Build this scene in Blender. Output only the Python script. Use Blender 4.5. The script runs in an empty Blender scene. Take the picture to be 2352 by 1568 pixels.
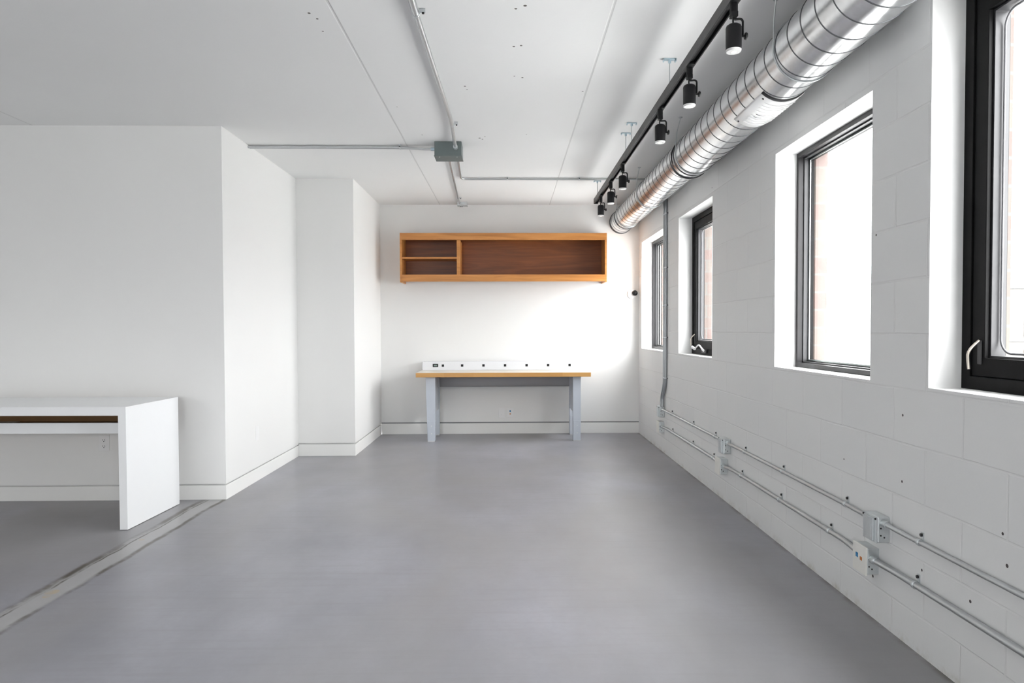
import bpy, math, random
from math import pi, sin, cos, sqrt
from mathutils import Vector, Matrix
random.seed(7)
C = bpy.context.scene.collection

# ------------------------------------------------------------------ measures (metres)
XR, YB, HC = 1.475, 7.80, 2.579          # right wall face, back wall face, ceiling
XA, YA, YP, XL = -1.970, 4.817, 6.470, -1.441   # left return wall, front-left wall, pier face, inner left wall
ZW0, ZW1 = 0.965, 2.138                  # window openings, bottom and top
XF, YR = -6.0, -3.6                      # far-left wall, wall behind the camera
BLK_W, BLK_H, BLK_Z, BLK_Y = .4064, .2032, .1369, 2.2055

# ------------------------------------------------------------------ mesh helper
class MB:
    def __init__(s): s.v = []; s.f = []; s.sm = []
    def add(s, vs, fs, smooth=False):
        n = len(s.v); s.v += [tuple(v) for v in vs]
        for f in fs: s.f.append(tuple(i+n for i in f)); s.sm.append(smooth)
        return s
    def box(s, x0, y0, z0, x1, y1, z1):
        if x0 > x1: x0, x1 = x1, x0
        if y0 > y1: y0, y1 = y1, y0
        if z0 > z1: z0, z1 = z1, z0
        v = [(x, y, z) for x in (x0, x1) for y in (y0, y1) for z in (z0, z1)]
        return s.add(v, [(0,1,3,2), (4,6,7,5), (0,4,5,1), (2,3,7,6), (0,2,6,4), (1,5,7,3)])
    def frame_of(s, d):
        d = Vector(d).normalized()
        a = Vector((0, 0, 1)) if abs(d.z) < .9 else Vector((1, 0, 0))
        u = d.cross(a).normalized(); w = d.cross(u).normalized()
        return u, w
    def cyl(s, p0, p1, r0, r1=None, n=20, caps=True, smooth=True):
        r1 = r0 if r1 is None else r1
        p0 = Vector(p0); p1 = Vector(p1); u, w = s.frame_of(p1-p0)
        v = []
        for p, r in ((p0, r0), (p1, r1)):
            for k in range(n):
                a = 2*pi*k/n; v.append(p + u*(r*cos(a)) + w*(r*sin(a)))
        s.add(v, [(k, (k+1) % n, n+(k+1) % n, n+k) for k in range(n)], smooth)
        if caps:
            s.add(v[:n], [tuple(range(n))[::-1]]); s.add(v[n:], [tuple(range(n))])
        return s
    def tube(s, path, r, n=12, caps=True, closed=False):
        P = [Vector(p) for p in path]; m = len(P); rings = []
        u = None
        for i in range(m):
            if closed: d = P[(i+1) % m]-P[i-1]
            else: d = P[min(i+1, m-1)]-P[max(i-1, 0)]
            d.normalize()
            if u is None: u, w = s.frame_of(d)
            else:
                u = (u - d*u.dot(d)).normalized()
            w = d.cross(u)
            rings.append([P[i]+u*(r*cos(2*pi*k/n))+w*(r*sin(2*pi*k/n)) for k in range(n)])
        v = [p for rg in rings for p in rg]; f = []
        for i in range(m if closed else m-1):
            a = i*n; b = ((i+1) % m)*n
            f += [(a+k, a+(k+1) % n, b+(k+1) % n, b+k) for k in range(n)]
        s.add(v, f, True)
        if caps and not closed:
            s.add(rings[0], [tuple(range(n))[::-1]]); s.add(rings[-1], [tuple(range(n))])
        return s
    def lathe(s, c, axis, prof, n=28):
        """prof: (distance along axis, radius) list"""
        c = Vector(c); ax = Vector(axis).normalized(); u, w = s.frame_of(ax)
        v = []
        for t, r in prof:
            for k in range(n):
                a = 2*pi*k/n; v.append(c+ax*t+u*(r*cos(a))+w*(r*sin(a)))
        f = []
        for i in range(len(prof)-1):
            f += [(i*n+k, i*n+(k+1) % n, (i+1)*n+(k+1) % n, (i+1)*n+k) for k in range(n)]
        s.add(v, f, True)
        s.add(v[:n], [tuple(range(n))[::-1]]); s.add(v[-n:], [tuple(range(n))])
        return s
    def prism(s, pts, axis, a, b):
        """extrude a 2-D outline along an axis: axis 0 -> pts are (y,z), 1 -> (x,z), 2 -> (x,y)"""
        def P(p, t): return {0: (t, p[0], p[1]), 1: (p[0], t, p[1]), 2: (p[0], p[1], t)}[axis]
        n = len(pts)
        v = [P(p, a) for p in pts]+[P(p, b) for p in pts]
        return s.add(v, [tuple(range(n))[::-1], tuple(range(n, 2*n))]+[(k, (k+1) % n, n+(k+1) % n, n+k) for k in range(n)])
    def ring(s, y0, y1, z0, z1, w, x0, x1):
        """rectangular ring in the YZ plane, members of width w, mitred"""
        o = [(y0, z0), (y1, z0), (y1, z1), (y0, z1)]; i = [(y0+w, z0+w), (y1-w, z0+w), (y1-w, z1-w), (y0+w, z1-w)]
        v = [(x0, *p) for p in o]+[(x0, *p) for p in i]+[(x1, *p) for p in o]+[(x1, *p) for p in i]
        f = []
        for k in range(4):
            j = (k+1) % 4
            f += [(k, j, 4+j, 4+k), (8+k, 12+k, 12+j, 8+j), (k, 8+k, 8+j, j), (4+k, 4+j, 12+j, 12+k)]
        return s.add(v, f)
    def build(s, name, m, parent=None, bevel=0, kind=None):
        off = Vector((0, 0, 0))
        if parent is not None:
            p = parent
            while p is not None: off += p.location; p = p.parent
        else:
            xs = [v[0] for v in s.v]; ys = [v[1] for v in s.v]; zs = [v[2] for v in s.v]
            off = Vector(((min(xs)+max(xs))/2, (min(ys)+max(ys))/2, min(zs))) if kind is None else off
        me = bpy.data.meshes.new(name)
        me.from_pydata([tuple(Vector(v)-off) for v in s.v], [], s.f)
        me.polygons.foreach_set('use_smooth', s.sm)
        import bmesh
        bm = bmesh.new(); bm.from_mesh(me); bmesh.ops.recalc_face_normals(bm, faces=bm.faces); bm.to_mesh(me); bm.free()
        me.materials.append(m); me.update()
        o = bpy.data.objects.new(name, me); C.objects.link(o)
        if parent is not None: o.parent = parent
        else: o.location = off
        if kind: o['kind'] = kind
        if bevel:
            b = o.modifiers.new('bevel', 'BEVEL'); b.width = bevel; b.segments = 2; b.limit_method = 'ANGLE'; b.angle_limit = 1.0
        return o

def thing(name, label, cat, loc=(0, 0, 0), group=None):
    o = bpy.data.objects.new(name, None); C.objects.link(o); o.empty_display_size = .1
    o.location = loc; o['label'] = label; o['category'] = cat
    if group: o['group'] = group
    return o
def tag(o, label, cat, group=None):
    o['label'] = label; o['category'] = cat
    if group: o['group'] = group
    return o
def struct(name, loc=(0, 0, 0)):
    o = bpy.data.objects.new(name, None); C.objects.link(o); o['kind'] = 'structure'; o.location = loc; o.empty_display_size = .1
    return o
def dup(root, loc, label=None, group=None):
    r = root.copy(); C.objects.link(r); r.location = loc
    if label: r['label'] = label
    if group: r['group'] = group
    for ch in list(root.children):
        c = ch.copy(); C.objects.link(c); c.parent = r
        for g in ch.children:
            d = g.copy(); C.objects.link(d); d.parent = c
    return r
def bend(pts, r=.05, n=6):
    """polyline with rounded corners"""
    P = [Vector(p) for p in pts]; out = [P[0]]
    for i in range(1, len(P)-1):
        a = P[i-1]-P[i]; b = P[i+1]-P[i]; k = min(r, a.length*.45, b.length*.45)
        A = P[i]+a.normalized()*k; B = P[i]+b.normalized()*k
        for j in range(n+1):
            t = j/n; out.append(A*(1-t)**2+P[i]*(2*t*(1-t))+B*t*t)
    out.append(P[-1]); return out

# ------------------------------------------------------------------ materials
class NT:
    def __init__(s, name):
        s.m = bpy.data.materials.new(name); s.m.use_nodes = True; s.t = s.m.node_tree; s.t.nodes.clear()
        s.out = s.n('ShaderNodeOutputMaterial'); s.b = s.n('ShaderNodeBsdfPrincipled'); s.l(s.b.outputs[0], s.out.inputs[0])
    def n(s, t, **k):
        x = s.t.nodes.new(t)
        for a, b in k.items(): setattr(x, a, b)
        return x
    def l(s, a, b): s.t.links.new(a, b)
    def val(s, x, v):
        if hasattr(v, 'is_linked') or hasattr(v, 'links'): s.l(v, x)
        else: x.default_value = v
    def math(s, op, a, b=0.0, c=None, clamp=False):
        x = s.n('ShaderNodeMath', operation=op); x.use_clamp = clamp
        s.val(x.inputs[0], a); s.val(x.inputs[1], b)
        if c is not None: s.val(x.inputs[2], c)
        return x.outputs[0]
    def pos(s):
        if not hasattr(s, '_p'):
            g = s.n('ShaderNodeTexCoord'); s._p = g.outputs['Object']
            q = s.n('ShaderNodeSeparateXYZ'); s.l(s._p, q.inputs[0]); s._q = q
        return s._p
    def xyz(s): s.pos(); return s._q.outputs
    def mapping(s, scale=(1, 1, 1), loc=(0, 0, 0), rot=(0, 0, 0), src=None):
        x = s.n('ShaderNodeMapping'); x.inputs['Scale'].default_value = scale; x.inputs['Location'].default_value = loc; x.inputs['Rotation'].default_value = rot
        s.l(src if src is not None else s.pos(), x.inputs[0]); return x.outputs[0]
    def noise(s, scale, detail=4, rough=.5, vec=None, dist=0):
        x = s.n('ShaderNodeTexNoise'); x.inputs['Scale'].default_value = scale; x.inputs['Detail'].default_value = detail
        x.inputs['Roughness'].default_value = rough; x.inputs['Distortion'].default_value = dist
        s.l(vec if vec is not None else s.pos(), x.inputs['Vector']); return x.outputs[0]
    def ramp(s, f, stops):
        x = s.n('ShaderNodeValToRGB'); e = x.color_ramp.elements
        while len(e) < len(stops): e.new(.5)
        for i, (p, c) in enumerate(stops):
            e[i].position = p; e[i].color = (c, c, c, 1) if isinstance(c, (int, float)) else (*c, 1)
        s.l(f, x.inputs[0]); return x.outputs[0]
    def smooth(s, v, a, b):
        x = s.n('ShaderNodeMapRange', interpolation_type='SMOOTHSTEP'); s.val(x.inputs[0], v)
        x.inputs[1].default_value = a; x.inputs[2].default_value = b; x.inputs[3].default_value = 0; x.inputs[4].default_value = 1
        return x.outputs[0]
    def lin(s, v, a, b, c, d):
        x = s.n('ShaderNodeMapRange'); s.val(x.inputs[0], v)
        for i, k in enumerate((a, b, c, d)): x.inputs[i+1].default_value = k
        return x.outputs[0]
    def mix(s, f, a, b):
        x = s.n('ShaderNodeMix', data_type='RGBA'); s.val(x.inputs[0], f)
        for i, c in ((6, a), (7, b)):
            if isinstance(c, tuple): x.inputs[i].default_value = (*c, 1)
            else: s.l(c, x.inputs[i])
        return x.outputs[2]
    def bump(s, h, strength=.2, dist=.01):
        x = s.n('ShaderNodeBump'); x.inputs['Strength'].default_value = strength; x.inputs['Distance'].default_value = dist
        s.l(h, x.inputs['Height']); s.l(x.outputs[0], s.b.inputs['Normal'])
    def set(s, **k):
        for a, v in k.items():
            i = s.b.inputs[a.replace('_', ' ')]
            if isinstance(v, tuple): i.default_value = (*v, 1)
            else: s.val(i, v)
        return s

def simple(name, col, rough=.5, metal=0, var=.06, nscale=8, bumps=0, bscale=60, **kw):
    t = NT(name)
    dark = tuple(c*(1-var) for c in col); lite = tuple(min(1, c*(1+var)) for c in col)
    t.set(Base_Color=t.mix(t.noise(nscale, 4), dark, lite), Metallic=metal)
    t.set(Roughness=t.lin(t.noise(nscale*2.3, 3), .2, .8, max(.02, rough-.04), min(1, rough+.04)))
    if bumps: t.bump(t.noise(bscale, 3), bumps, .004)
    for k, v in kw.items(): t.set(**{k: v})
    return t.m

def dots(t, pts, ax, r):
    """mask of small drill holes at given world points; ax = the two in-plane axes"""
    q = t.xyz(); acc = None
    for a, b, k in pts:
        d = t.math('SQRT', t.math('ADD', t.math('POWER', t.math('SUBTRACT', q[ax[0]], a), 2), t.math('POWER', t.math('SUBTRACT', q[ax[1]], b), 2)))
        m = t.math('LESS_THAN', d, r*k)
        acc = m if acc is None else t.math('MAXIMUM', acc, m)
    return acc

def m_paint(name, col=(.86, .86, .85), bumps=.05):
    t = NT(name)
    t.set(Base_Color=t.mix(t.noise(.9, 3), tuple(c*.975 for c in col), tuple(min(1, c*1.02) for c in col)), Roughness=.62)
    t.b.inputs['Specular IOR Level'].default_value = .3
    t.bump(t.noise(90, 3), bumps, .002)
    return t.m
M_wall = m_paint('wall_paint', (.785, .785, .775))
M_base = m_paint('baseboard_paint', (.80, .80, .785))
M_groove = m_paint('painted_reveal_shade', (.42, .43, .43))  # grey tone that stands in for shade in the reveal groove

def m_ceiling():
    t = NT('ceiling_plaster'); q = t.xyz()
    groove = None
    for sx, w in ((-.7715, .005), (.4593, .005), (-3.25, .004)):
        d = t.math('ABSOLUTE', t.math('SUBTRACT', q[0], sx))
        g = t.math('SUBTRACT', 1.0, t.smooth(d, w*.4, w*1.7))
        groove = g if groove is None else t.math('MAXIMUM', groove, g)
    holes = dots(t, [(-.881,3.114,1),(-.86,3.17,.8),(-.87,3.30,.7),(.035,3.059,1),(.075,3.03,1.2),(.029,3.463,1),(.065,3.45,1),(.08,3.883,.9),(.035,3.86,.7),
                     (-.249,4.024,1),(-.24,4.08,.7),(-.21,5.10,1.3),(-.19,5.13,1),(-.17,5.06,.8),(.13,5.0,.6),(.44,4.1,.8),(-.7,4.4,.6),(-.62,5.02,.8)], (0, 1), .0065)
    col = t.mix(t.noise(1.3, 4), (.83, .83, .825), (.87, .87, .865))
    col = t.mix(t.math('MULTIPLY', groove, .35), col, (.42, .42, .41))
    col = t.mix(holes, col, (.12, .11, .1))
    t.set(Base_Color=col, Roughness=.75)
    h = t.math('SUBTRACT', t.math('MULTIPLY', t.noise(35, 4), .12), groove)
    t.bump(h, .35, .006)
    return t.m
M_ceil = m_ceiling()

def m_block():
    t = NT('painted_block'); q = t.xyz()
    cv = t.n('ShaderNodeCombineXYZ')
    wob = t.math('MULTIPLY', t.math('SUBTRACT', t.noise(3.0, 2), .5), .012)
    t.l(t.math('ADD', t.math('SUBTRACT', q[1], BLK_Y+BLK_W/2), wob), cv.inputs[0])
    t.l(t.math('ADD', t.math('SUBTRACT', q[2], BLK_Z-BLK_H), wob), cv.inputs[1])
    br = t.n('ShaderNodeTexBrick'); br.offset = .5; br.offset_frequency = 2; br.squash = 1
    t.l(cv.outputs[0], br.inputs['Vector'])
    br.inputs['Scale'].default_value = 1; br.inputs['Brick Width'].default_value = BLK_W; br.inputs['Row Height'].default_value = BLK_H
    br.inputs['Mortar Size'].default_value = .0055; br.inputs['Mortar Smooth'].default_value = .7; br.inputs['Bias'].default_value = 0
    br.inputs['Color1'].default_value = (0, 0, 0, 1); br.inputs['Color2'].default_value = (1, 1, 1, 1); br.inputs['Mortar'].default_value = (.5, .5, .5, 1)
    ge = t.n('ShaderNodeNewGeometry'); gs = t.n('ShaderNodeSeparateXYZ'); t.l(ge.outputs['Normal'], gs.inputs[0])
    fac = t.math('MULTIPLY', br.outputs['Fac'], t.math('GREATER_THAN', t.math('ABSOLUTE', gs.outputs[0]), .5))
    fade = t.ramp(t.noise(2.2, 3), [(.32, .35), (.62, 1.0)])
    jo = t.math('MULTIPLY', fac, fade)
    base = t.mix(br.outputs['Color'], (.71, .715, .72), (.745, .745, .745))
    base = t.mix(t.noise(1.4, 4), base, (.745, .745, .735))
    base = t.mix(t.math('MULTIPLY', jo, .12), base, (.60, .60, .59))
    # grime just above the slab
    gr = t.math('MULTIPLY', t.math('SUBTRACT', 1.0, t.smooth(q[2], .0, .05)), t.ramp(t.noise(9, 5, .7), [(.48, 0), (.70, .6)]))
    base = t.mix(gr, base, (.42, .38, .29))
    holes = dots(t, [(2.0,.47,1.2),(2.55,.60,1),(2.75,.17,1.2),(2.42,.31,1),(2.02,.56,1),(2.75,1.55,.9),(2.18,1.56,.9),(5.0,2.2,1),(3.0,.60,.8),(2.16,.30,1.1),(2.55,.85,1)], (1, 2), .005)
    base = t.mix(holes, base, (.06, .05, .05))
    t.set(Base_Color=base, Roughness=.55)
    t.b.inputs['Specular IOR Level'].default_value = .35
    h = t.math('ADD', t.math('MULTIPLY', jo, -1.0), t.math('MULTIPLY', t.noise(55, 4, .6), .16))
    t.bump(h, .42, .005)
    return t.m
M_block = m_block()

def m_floor():
    t = NT('polished_concrete'); q = t.xyz()
    big = t.noise(.55, 5, .55); mid = t.noise(2.6, 6, .6, vec=t.mapping((1, .55, 1), rot=(0, 0, .5))); fine = t.noise(38, 4, .6)
    v = t.math('ADD', t.math('MULTIPLY', big, .5), t.math('MULTIPLY', mid, .5))
    col = t.ramp(v, [(.30, (.205, .204, .226)), (.50, (.272, .272, .302)), (.70, (.345, .348, .392))])
    col = t.mix(t.math('MULTIPLY', t.ramp(fine, [(.45, 0), (.75, 1)]), .18), col, (.22, .22, .225))
    # scratches
    sc = t.noise(5, 3, .5, vec=t.mapping((.35, 6, 1), rot=(0, 0, .6)), dist=.6)
    col = t.mix(t.math('MULTIPLY', t.ramp(sc, [(.50, 0), (.72, 1)]), .22), col, (.20, .195, .19))
    wc = t.noise(.8, 4, .55, vec=t.mapping((1, .6, 1), loc=(3.1, 7.7, 0)), dist=.8)
    col = t.mix(t.ramp(wc, [(.38, 0), (.62, .55)]), col, (.262, .254, .248))
    # filled trench where an old partition ran, x -2.13 .. -1.98
    wob = t.math('MULTIPLY', t.math('SUBTRACT', t.noise(3.2, 4, .6), .5), .05)
    xx = t.math('ADD', q[0], wob)
    ins = t.math('MULTIPLY', t.smooth(xx, -2.135, -2.12), t.math('SUBTRACT', 1.0, t.smooth(xx, -1.995, -1.98)))
    ymask = t.math('LESS_THAN', q[1], 4.85)
    col = t.mix(t.math('MULTIPLY', t.math('MULTIPLY', ins, ymask), .8), col, t.mix(t.noise(7, 5), (.34, .337, .335), (.43, .428, .43)))
    for e, w, n0 in ((-2.125, .024, 1.9), (-1.985, .018, 2.7), (-2.095, .007, 4.1)):
        d = t.math('ABSOLUTE', t.math('SUBTRACT', xx, e))
        ln = t.math('SUBTRACT', 1.0, t.smooth(d, w*.2, w*1.3))
        br = t.ramp(t.noise(n0, 6, .7), [(.40, .12), (.56, 1.0)])
        col = t.mix(t.math('MULTIPLY', t.math('MULTIPLY', ln, br), ymask), col, (.085, .075, .060))
    sp = dots(t, [(-2.06, 3.12, 1.0), (-2.05, 3.07, .6), (-2.07, 3.9, .5)], (0, 1), .03)
    col = t.mix(t.math('MULTIPLY', sp, t.ramp(t.noise(30, 3), [(.4, .2), (.6, .8)])), col, (.42, .34, .22))
    # dark dirt line at the foot of the block wall
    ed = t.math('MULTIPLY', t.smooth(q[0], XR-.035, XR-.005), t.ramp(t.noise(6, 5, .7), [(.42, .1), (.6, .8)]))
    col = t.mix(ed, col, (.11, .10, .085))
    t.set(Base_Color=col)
    t.set(Roughness=t.lin(t.noise(1.5, 5, .6), .2, .8, .295, .40))
    t.b.inputs['Specular IOR Level'].default_value = .55
    t.bump(t.math('ADD', t.math('MULTIPLY', t.noise(4, 4), .6), t.math('MULTIPLY', fine, .1)), .10, .01)
    return t.m
M_floor = m_floor()

def m_galv(name, base=(.70, .72, .74), r=.30, v=.03):
    t = NT(name)
    vo = t.n('ShaderNodeTexVoronoi'); vo.inputs['Scale'].default_value = 60; t.l(t.pos(), vo.inputs['Vector'])
    c = t.n('ShaderNodeSeparateColor'); t.l(vo.outputs['Color'], c.inputs[0])
    t.set(Base_Color=t.mix(c.outputs[0], tuple(k*(1-v) for k in base), tuple(min(1, k*(1+v)) for k in base)), Metallic=1.0)
    t.set(Roughness=t.lin(c.outputs[1], 0, 1, r-.02, r+.03))
    return t.m
M_galv = m_galv('galvanised_duct', (.84, .85, .86), .23)
M_seam = m_galv('duct_seam', (.15, .155, .16), .5)
M_emt = m_galv('conduit_steel', (.56, .575, .585), .36, .015)
M_emt2 = m_galv('dull_conduit_steel', (.40, .42, .435), .42, .015)
M_box = m_galv('junction_box_steel', (.66, .69, .70), .40)
M_zinc = m_galv('zinc_plate', (.50, .62, .68), .35)
M_dark = simple('dark_hole', (.02, .02, .022), .6)
M_black = simple('black_powder_coat', (.006, .006, .007), .5, Specular_IOR_Level=.3)
M_track = simple('black_track', (.010, .010, .011), .4, Specular_IOR_Level=.35)
M_frame = simple('black_anodised_frame', (.004, .004, .0042), .5, Specular_IOR_Level=.12)
M_framef = simple('dark_grey_frame', (.018, .017, .019), .42, Specular_IOR_Level=.3)
M_frame2 = simple('black_vinyl_stop', (.03, .03, .033), .42)
M_gasket = simple('grey_gasket', (.16, .16, .17), .6)
M_handle = simple('satin_nickel', (.72, .66, .58), .36, metal=1)
M_white = simple('white_laminate', (.82, .83, .84), .34, var=.01)
M_ivory = simple('ivory_plastic', (.78, .77, .73), .4, var=.02)
M_plate = simple('white_plate', (.80, .80, .80), .4, var=.01)
M_grille = simple('white_enamel_register', (.82, .82, .82), .4, var=.02)
M_graybox = simple('grey_green_enamel', (.135, .165, .165), .42, var=.05)
M_legs = simple('blue_grey_enamel', (.50, .54, .60), .42, var=.03)
M_apron = simple('grey_steel_apron', (.30, .31, .335), .45, var=.03)
M_mdf = simple('brown_board', (.27, .145, .055), .6, var=.15)
M_top = simple('bench_worktop', (.70, .66, .58), .35, var=.05)
M_blue = simple('blue_jack', (.01, .16, .36), .4)
M_orange = simple('orange_jack', (.50, .17, .04), .4)
M_lens = NT('lamp_reflector').set(Base_Color=(.72, .72, .71), Roughness=.3).m
_lp = NT('lamp_diode').set(Base_Color=(.9, .88, .8), Roughness=.4, Emission_Color=(1, .93, .82), Emission_Strength=.6); M_led = _lp.m
M_meter = simple('meter_face', (.20, .27, .25), .3)
M_cable = simple('hanger_wire', (.55, .57, .58), .4, metal=1)
M_paper = simple('paper', (.8, .8, .78), .7, var=.01)

def m_wood(name, a, b, c, axis=0, scale=1., rough=.38, rings=True):
    t = NT(name)
    s = [9, 9, 9]; s[axis] = .9
    v = t.mapping(tuple(k*scale for k in s))
    w = t.noise(1.6, 5, .55, vec=v, dist=1.6)
    fine = [70, 70, 70]; fine[axis] = 2.2
    f = t.noise(1.0, 4, .6, vec=t.mapping(tuple(fine)))
    m = t.math('ADD', t.math('MULTIPLY', w, .75), t.math('MULTIPLY', f, .25))
    t.set(Base_Color=t.ramp(m, [(.32, a), (.50, b), (.68, c)]), Roughness=rough)
    t.bump(f, .06, .002)
    return t.m
M_teak = m_wood('teak_front', (.40, .155, .035), (.52, .215, .052), (.60, .27, .075))
M_teak_shaded = m_wood('teak_shaded', (.13, .036, .010), (.20, .058, .015), (.28, .088, .022), scale=.55)  # same teak, darkened in colour for the shade inside the shelf
def m_butcher():
    t = NT('butcher_block_edge'); q = t.xyz()
    vo = t.n('ShaderNodeTexBrick'); cv = t.n('ShaderNodeCombineXYZ'); t.l(q[0], cv.inputs[0]); t.l(q[2], cv.inputs[1]); t.l(cv.outputs[0], vo.inputs[0])
    vo.inputs['Scale'].default_value = 1; vo.inputs['Brick Width'].default_value = .31; vo.inputs['Row Height'].default_value = .2; vo.inputs['Mortar Size'].default_value = 0
    vo.inputs['Color1'].default_value = (.0, .0, .0, 1); vo.inputs['Color2'].default_value = (1, 1, 1, 1)
    g = t.noise(1, 4, .6, vec=t.mapping((3, 60, 60)))
    col = t.mix(vo.outputs['Color'], (.50, .25, .065), (.66, .38, .13))
    col = t.mix(t.math('MULTIPLY', g, .5), col, (.60, .33, .11))
    t.set(Base_Color=col, Roughness=.35); return t.m
M_butcher = m_butcher()
def m_brick():
    t = NT('facade_brick'); q = t.xyz()
    cv = t.n('ShaderNodeCombineXYZ'); t.l(t.math('ADD', q[0], q[1]), cv.inputs[0]); t.l(q[2], cv.inputs[1])
    br = t.n('ShaderNodeTexBrick'); t.l(cv.outputs[0], br.inputs['Vector'])
    br.inputs['Scale'].default_value = 1; br.inputs['Brick Width'].default_value = .203; br.inputs['Row Height'].default_value = .0985
    br.inputs['Mortar Size'].default_value = .006; br.inputs['Color1'].default_value = (.125, .086, .078, 1); br.inputs['Color2'].default_value = (.125, .112, .098, 1)
    br.inputs['Mortar'].default_value = (.125, .12, .112, 1)
    t.set(Base_Color=br.outputs['Color'], Roughness=.85); t.bump(t.noise(40, 3), .2, .003)
    return t.m
M_brick = m_brick()
def m_glass():
    t = NT('window_glass'); t.t.nodes.remove(t.b)
    tr = t.n('ShaderNodeBsdfTransparent'); tr.inputs[0].default_value = (.95, .97, .96, 1)
    gl = t.n('ShaderNodeBsdfGlossy'); gl.inputs['Roughness'].default_value = .01
    lw = t.n('ShaderNodeLayerWeight'); lw.inputs[0].default_value = .5
    fr = t.math('ADD', t.math('MULTIPLY', t.math('POWER', lw.outputs['Facing'], 5.0), .5), .02)
    mx = t.n('ShaderNodeMixShader'); t.l(fr, mx.inputs[0]); t.l(tr.outputs[0], mx.inputs[1]); t.l(gl.outputs[0], mx.inputs[2])
    t.l(mx.outputs[0], t.out.inputs[0]); return t.m
M_glass = m_glass()
M_far = simple('pale_facade', (.095, .092, .088), .8, var=.05, nscale=.3)
M_far2 = simple('facade_panel', (.085, .065, .055), .8, var=.05)
M_far3 = simple('facade_band', (.06, .062, .066), .7)
M_ground = simple('pale_bounce_ground', (.62, .62, .61), .9)  # unseen ground, made pale to bounce daylight up to the ceiling

# ------------------------------------------------------------------ setting
o = MB().box(XF, YR, -.12, XR+.001, YB, 0).build('floor', M_floor, kind='structure')
o = MB().box(XF, YR, HC, XR+.35, YB+.2, HC+.2).build('ceiling', M_ceil, kind='structure')

def drywall(name, solid, face, g0, g1):
    """solid = (x0,y0,x1,y1); face = sides pushed in at the foot where the strip of painted shade runs ('-y','+x')"""
    x0, y0, x1, y1 = solid; d = .020
    b = MB(); b.box(x0, y0, g1, x1, y1, HC)
    bx1 = x1-d if '+x' in face else x1; by0 = y0+d if '-y' in face else y0
    b.box(x0, by0, 0, bx1, y1, g1)
    return b.build(name, M_wall, kind='structure')
wl = drywall('wall_left_front', (XF, YA, XA, YP+.0), ('-y', '+x'), .100, .110)
M_groove_shade = simple('painted_groove_shade', (.60, .60, .60), .6)  # grey strip that paints shade into the groove above the baseboard
wp = drywall('wall_left_pier', (XF, YP, XL, YB+.2), ('-y', '+x'), .110, .121)
wk = drywall('wall_back', (XL, YB, XR+.35, YB+.2), ('-y',), .120, .134)
M_groove_shade2 = simple('painted_groove_shade_dark', (.24, .25, .26), .6)  # darker painted shade for the groove on the back wall
MB().box(XF, YA+.012, .100, XA-.012, YA+.020, .110).box(XA-.020, YA+.020, .100, XA-.012, YP, .110).build('painted_groove_shade', M_groove_shade, wl)
MB().box(XA-.02, YP+.012, .110, XL-.012, YP+.020, .121).box(XL-.020, YP+.020, .110, XL-.012, YB, .121).build('painted_groove_shade', M_groove_shade, wp)
MB().box(XL-.01, YB+.008, .120, XR, YB+.020, .134).build('painted_groove_shade', M_groove_shade2, wk)
MB().box(XF-.2, YR-.2, 0, XF, YB+.2, HC).build('wall_left', M_wall, kind='structure')
def base(name, boxes):
    b = MB()
    for q in boxes: b.box(*q)
    return b.build(name, M_base, bevel=.0015, kind='structure')
base('baseboard_left_front', [(XF, YA-.002, 0, XA+.002, YA+.010, .100), (XA-.010, YA+.010, 0, XA+.002, YP-.002, .100)])
base('baseboard_pier', [(XA+.002, YP-.002, 0, XL+.002, YP+.010, .110), (XL-.010, YP+.010, 0, XL+.002, YB-.002, .110)])
base('baseboard_back', [(XL+.002, YB-.002, 0, XR, YB+.010, .120)])

# right wall with its openings, block inside, brick outside
WINS = [(6.583, 7.643), (4.985, 5.978), (2.787, 3.803), (1.380, 2.395), (-3.1, -2.085)]  # last opening lies behind the camera, added for daylight
HEAD = {1.380: 2.341}
def pierced(b, x0, x1, ya, yb, z0, z1, wins, wz0, wz1, m=0):
    ys = ya
    for a, c in sorted(wins):
        a -= m; c += m
        b.box(x0, ys, z0, x1, a, z1)
        hd = HEAD.get(round(a+m, 3), wz1)
        b.box(x0, a, z0, x1, c, wz0-m); b.box(x0, a, hd+m, x1, c, z1)
        ys = c
    b.box(x0, ys, z0, x1, yb, z1)
b = MB(); pierced(b, XR, XR+.215, YR, YB, -.1, HC, WINS, ZW0, ZW1)
wr = b.build('wall_right', M_block, kind='structure')
b = MB(); pierced(b, XR+.230, XR+.297, YR-.2, YB+.2, -.1, HC+.2, WINS, ZW0, ZW1, .012)
b.build('brick_facade', M_brick, wr)

# rear wall behind the camera, unseen windows added for fill light
b = MB(); RW_FILL = [(-5.2, -3.7), (-2.1, -.8)]
xs = XF
for a, c in RW_FILL:
    b.box(xs, YR-.2, 0, a, YR, HC); b.box(a, YR-.2, 0, c, YR, .9); b.box(a, YR-.2, 2.25, c, YR, HC); xs = c
b.box(xs, YR-.2, 0, XR, YR, HC)
b.build('wall_rear', M_wall, kind='structure')
for i, (a, c) in enumerate(RW_FILL):
    r = struct('window_%d' % (6+i), ((a+c)/2, YR-.1, .9))
    f = MB()
    f.box(a, YR-.14, .9, a+.05, YR-.07, 2.25).box(c-.05, YR-.14, .9, c, YR-.07, 2.25).box(a+.05, YR-.14, .9, c-.05, YR-.07, .95)
    f.box(a+.05, YR-.14, 2.2, c-.05, YR-.07, 2.25).box((a+c)/2-.02, YR-.14, .95, (a+c)/2+.02, YR-.07, 2.2)
    f.build('window_frame', M_frame, r)
    MB().box(a+.05, YR-.108, .95, c-.05, YR-.104, 2.2).build('pane', M_glass, r)

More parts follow.
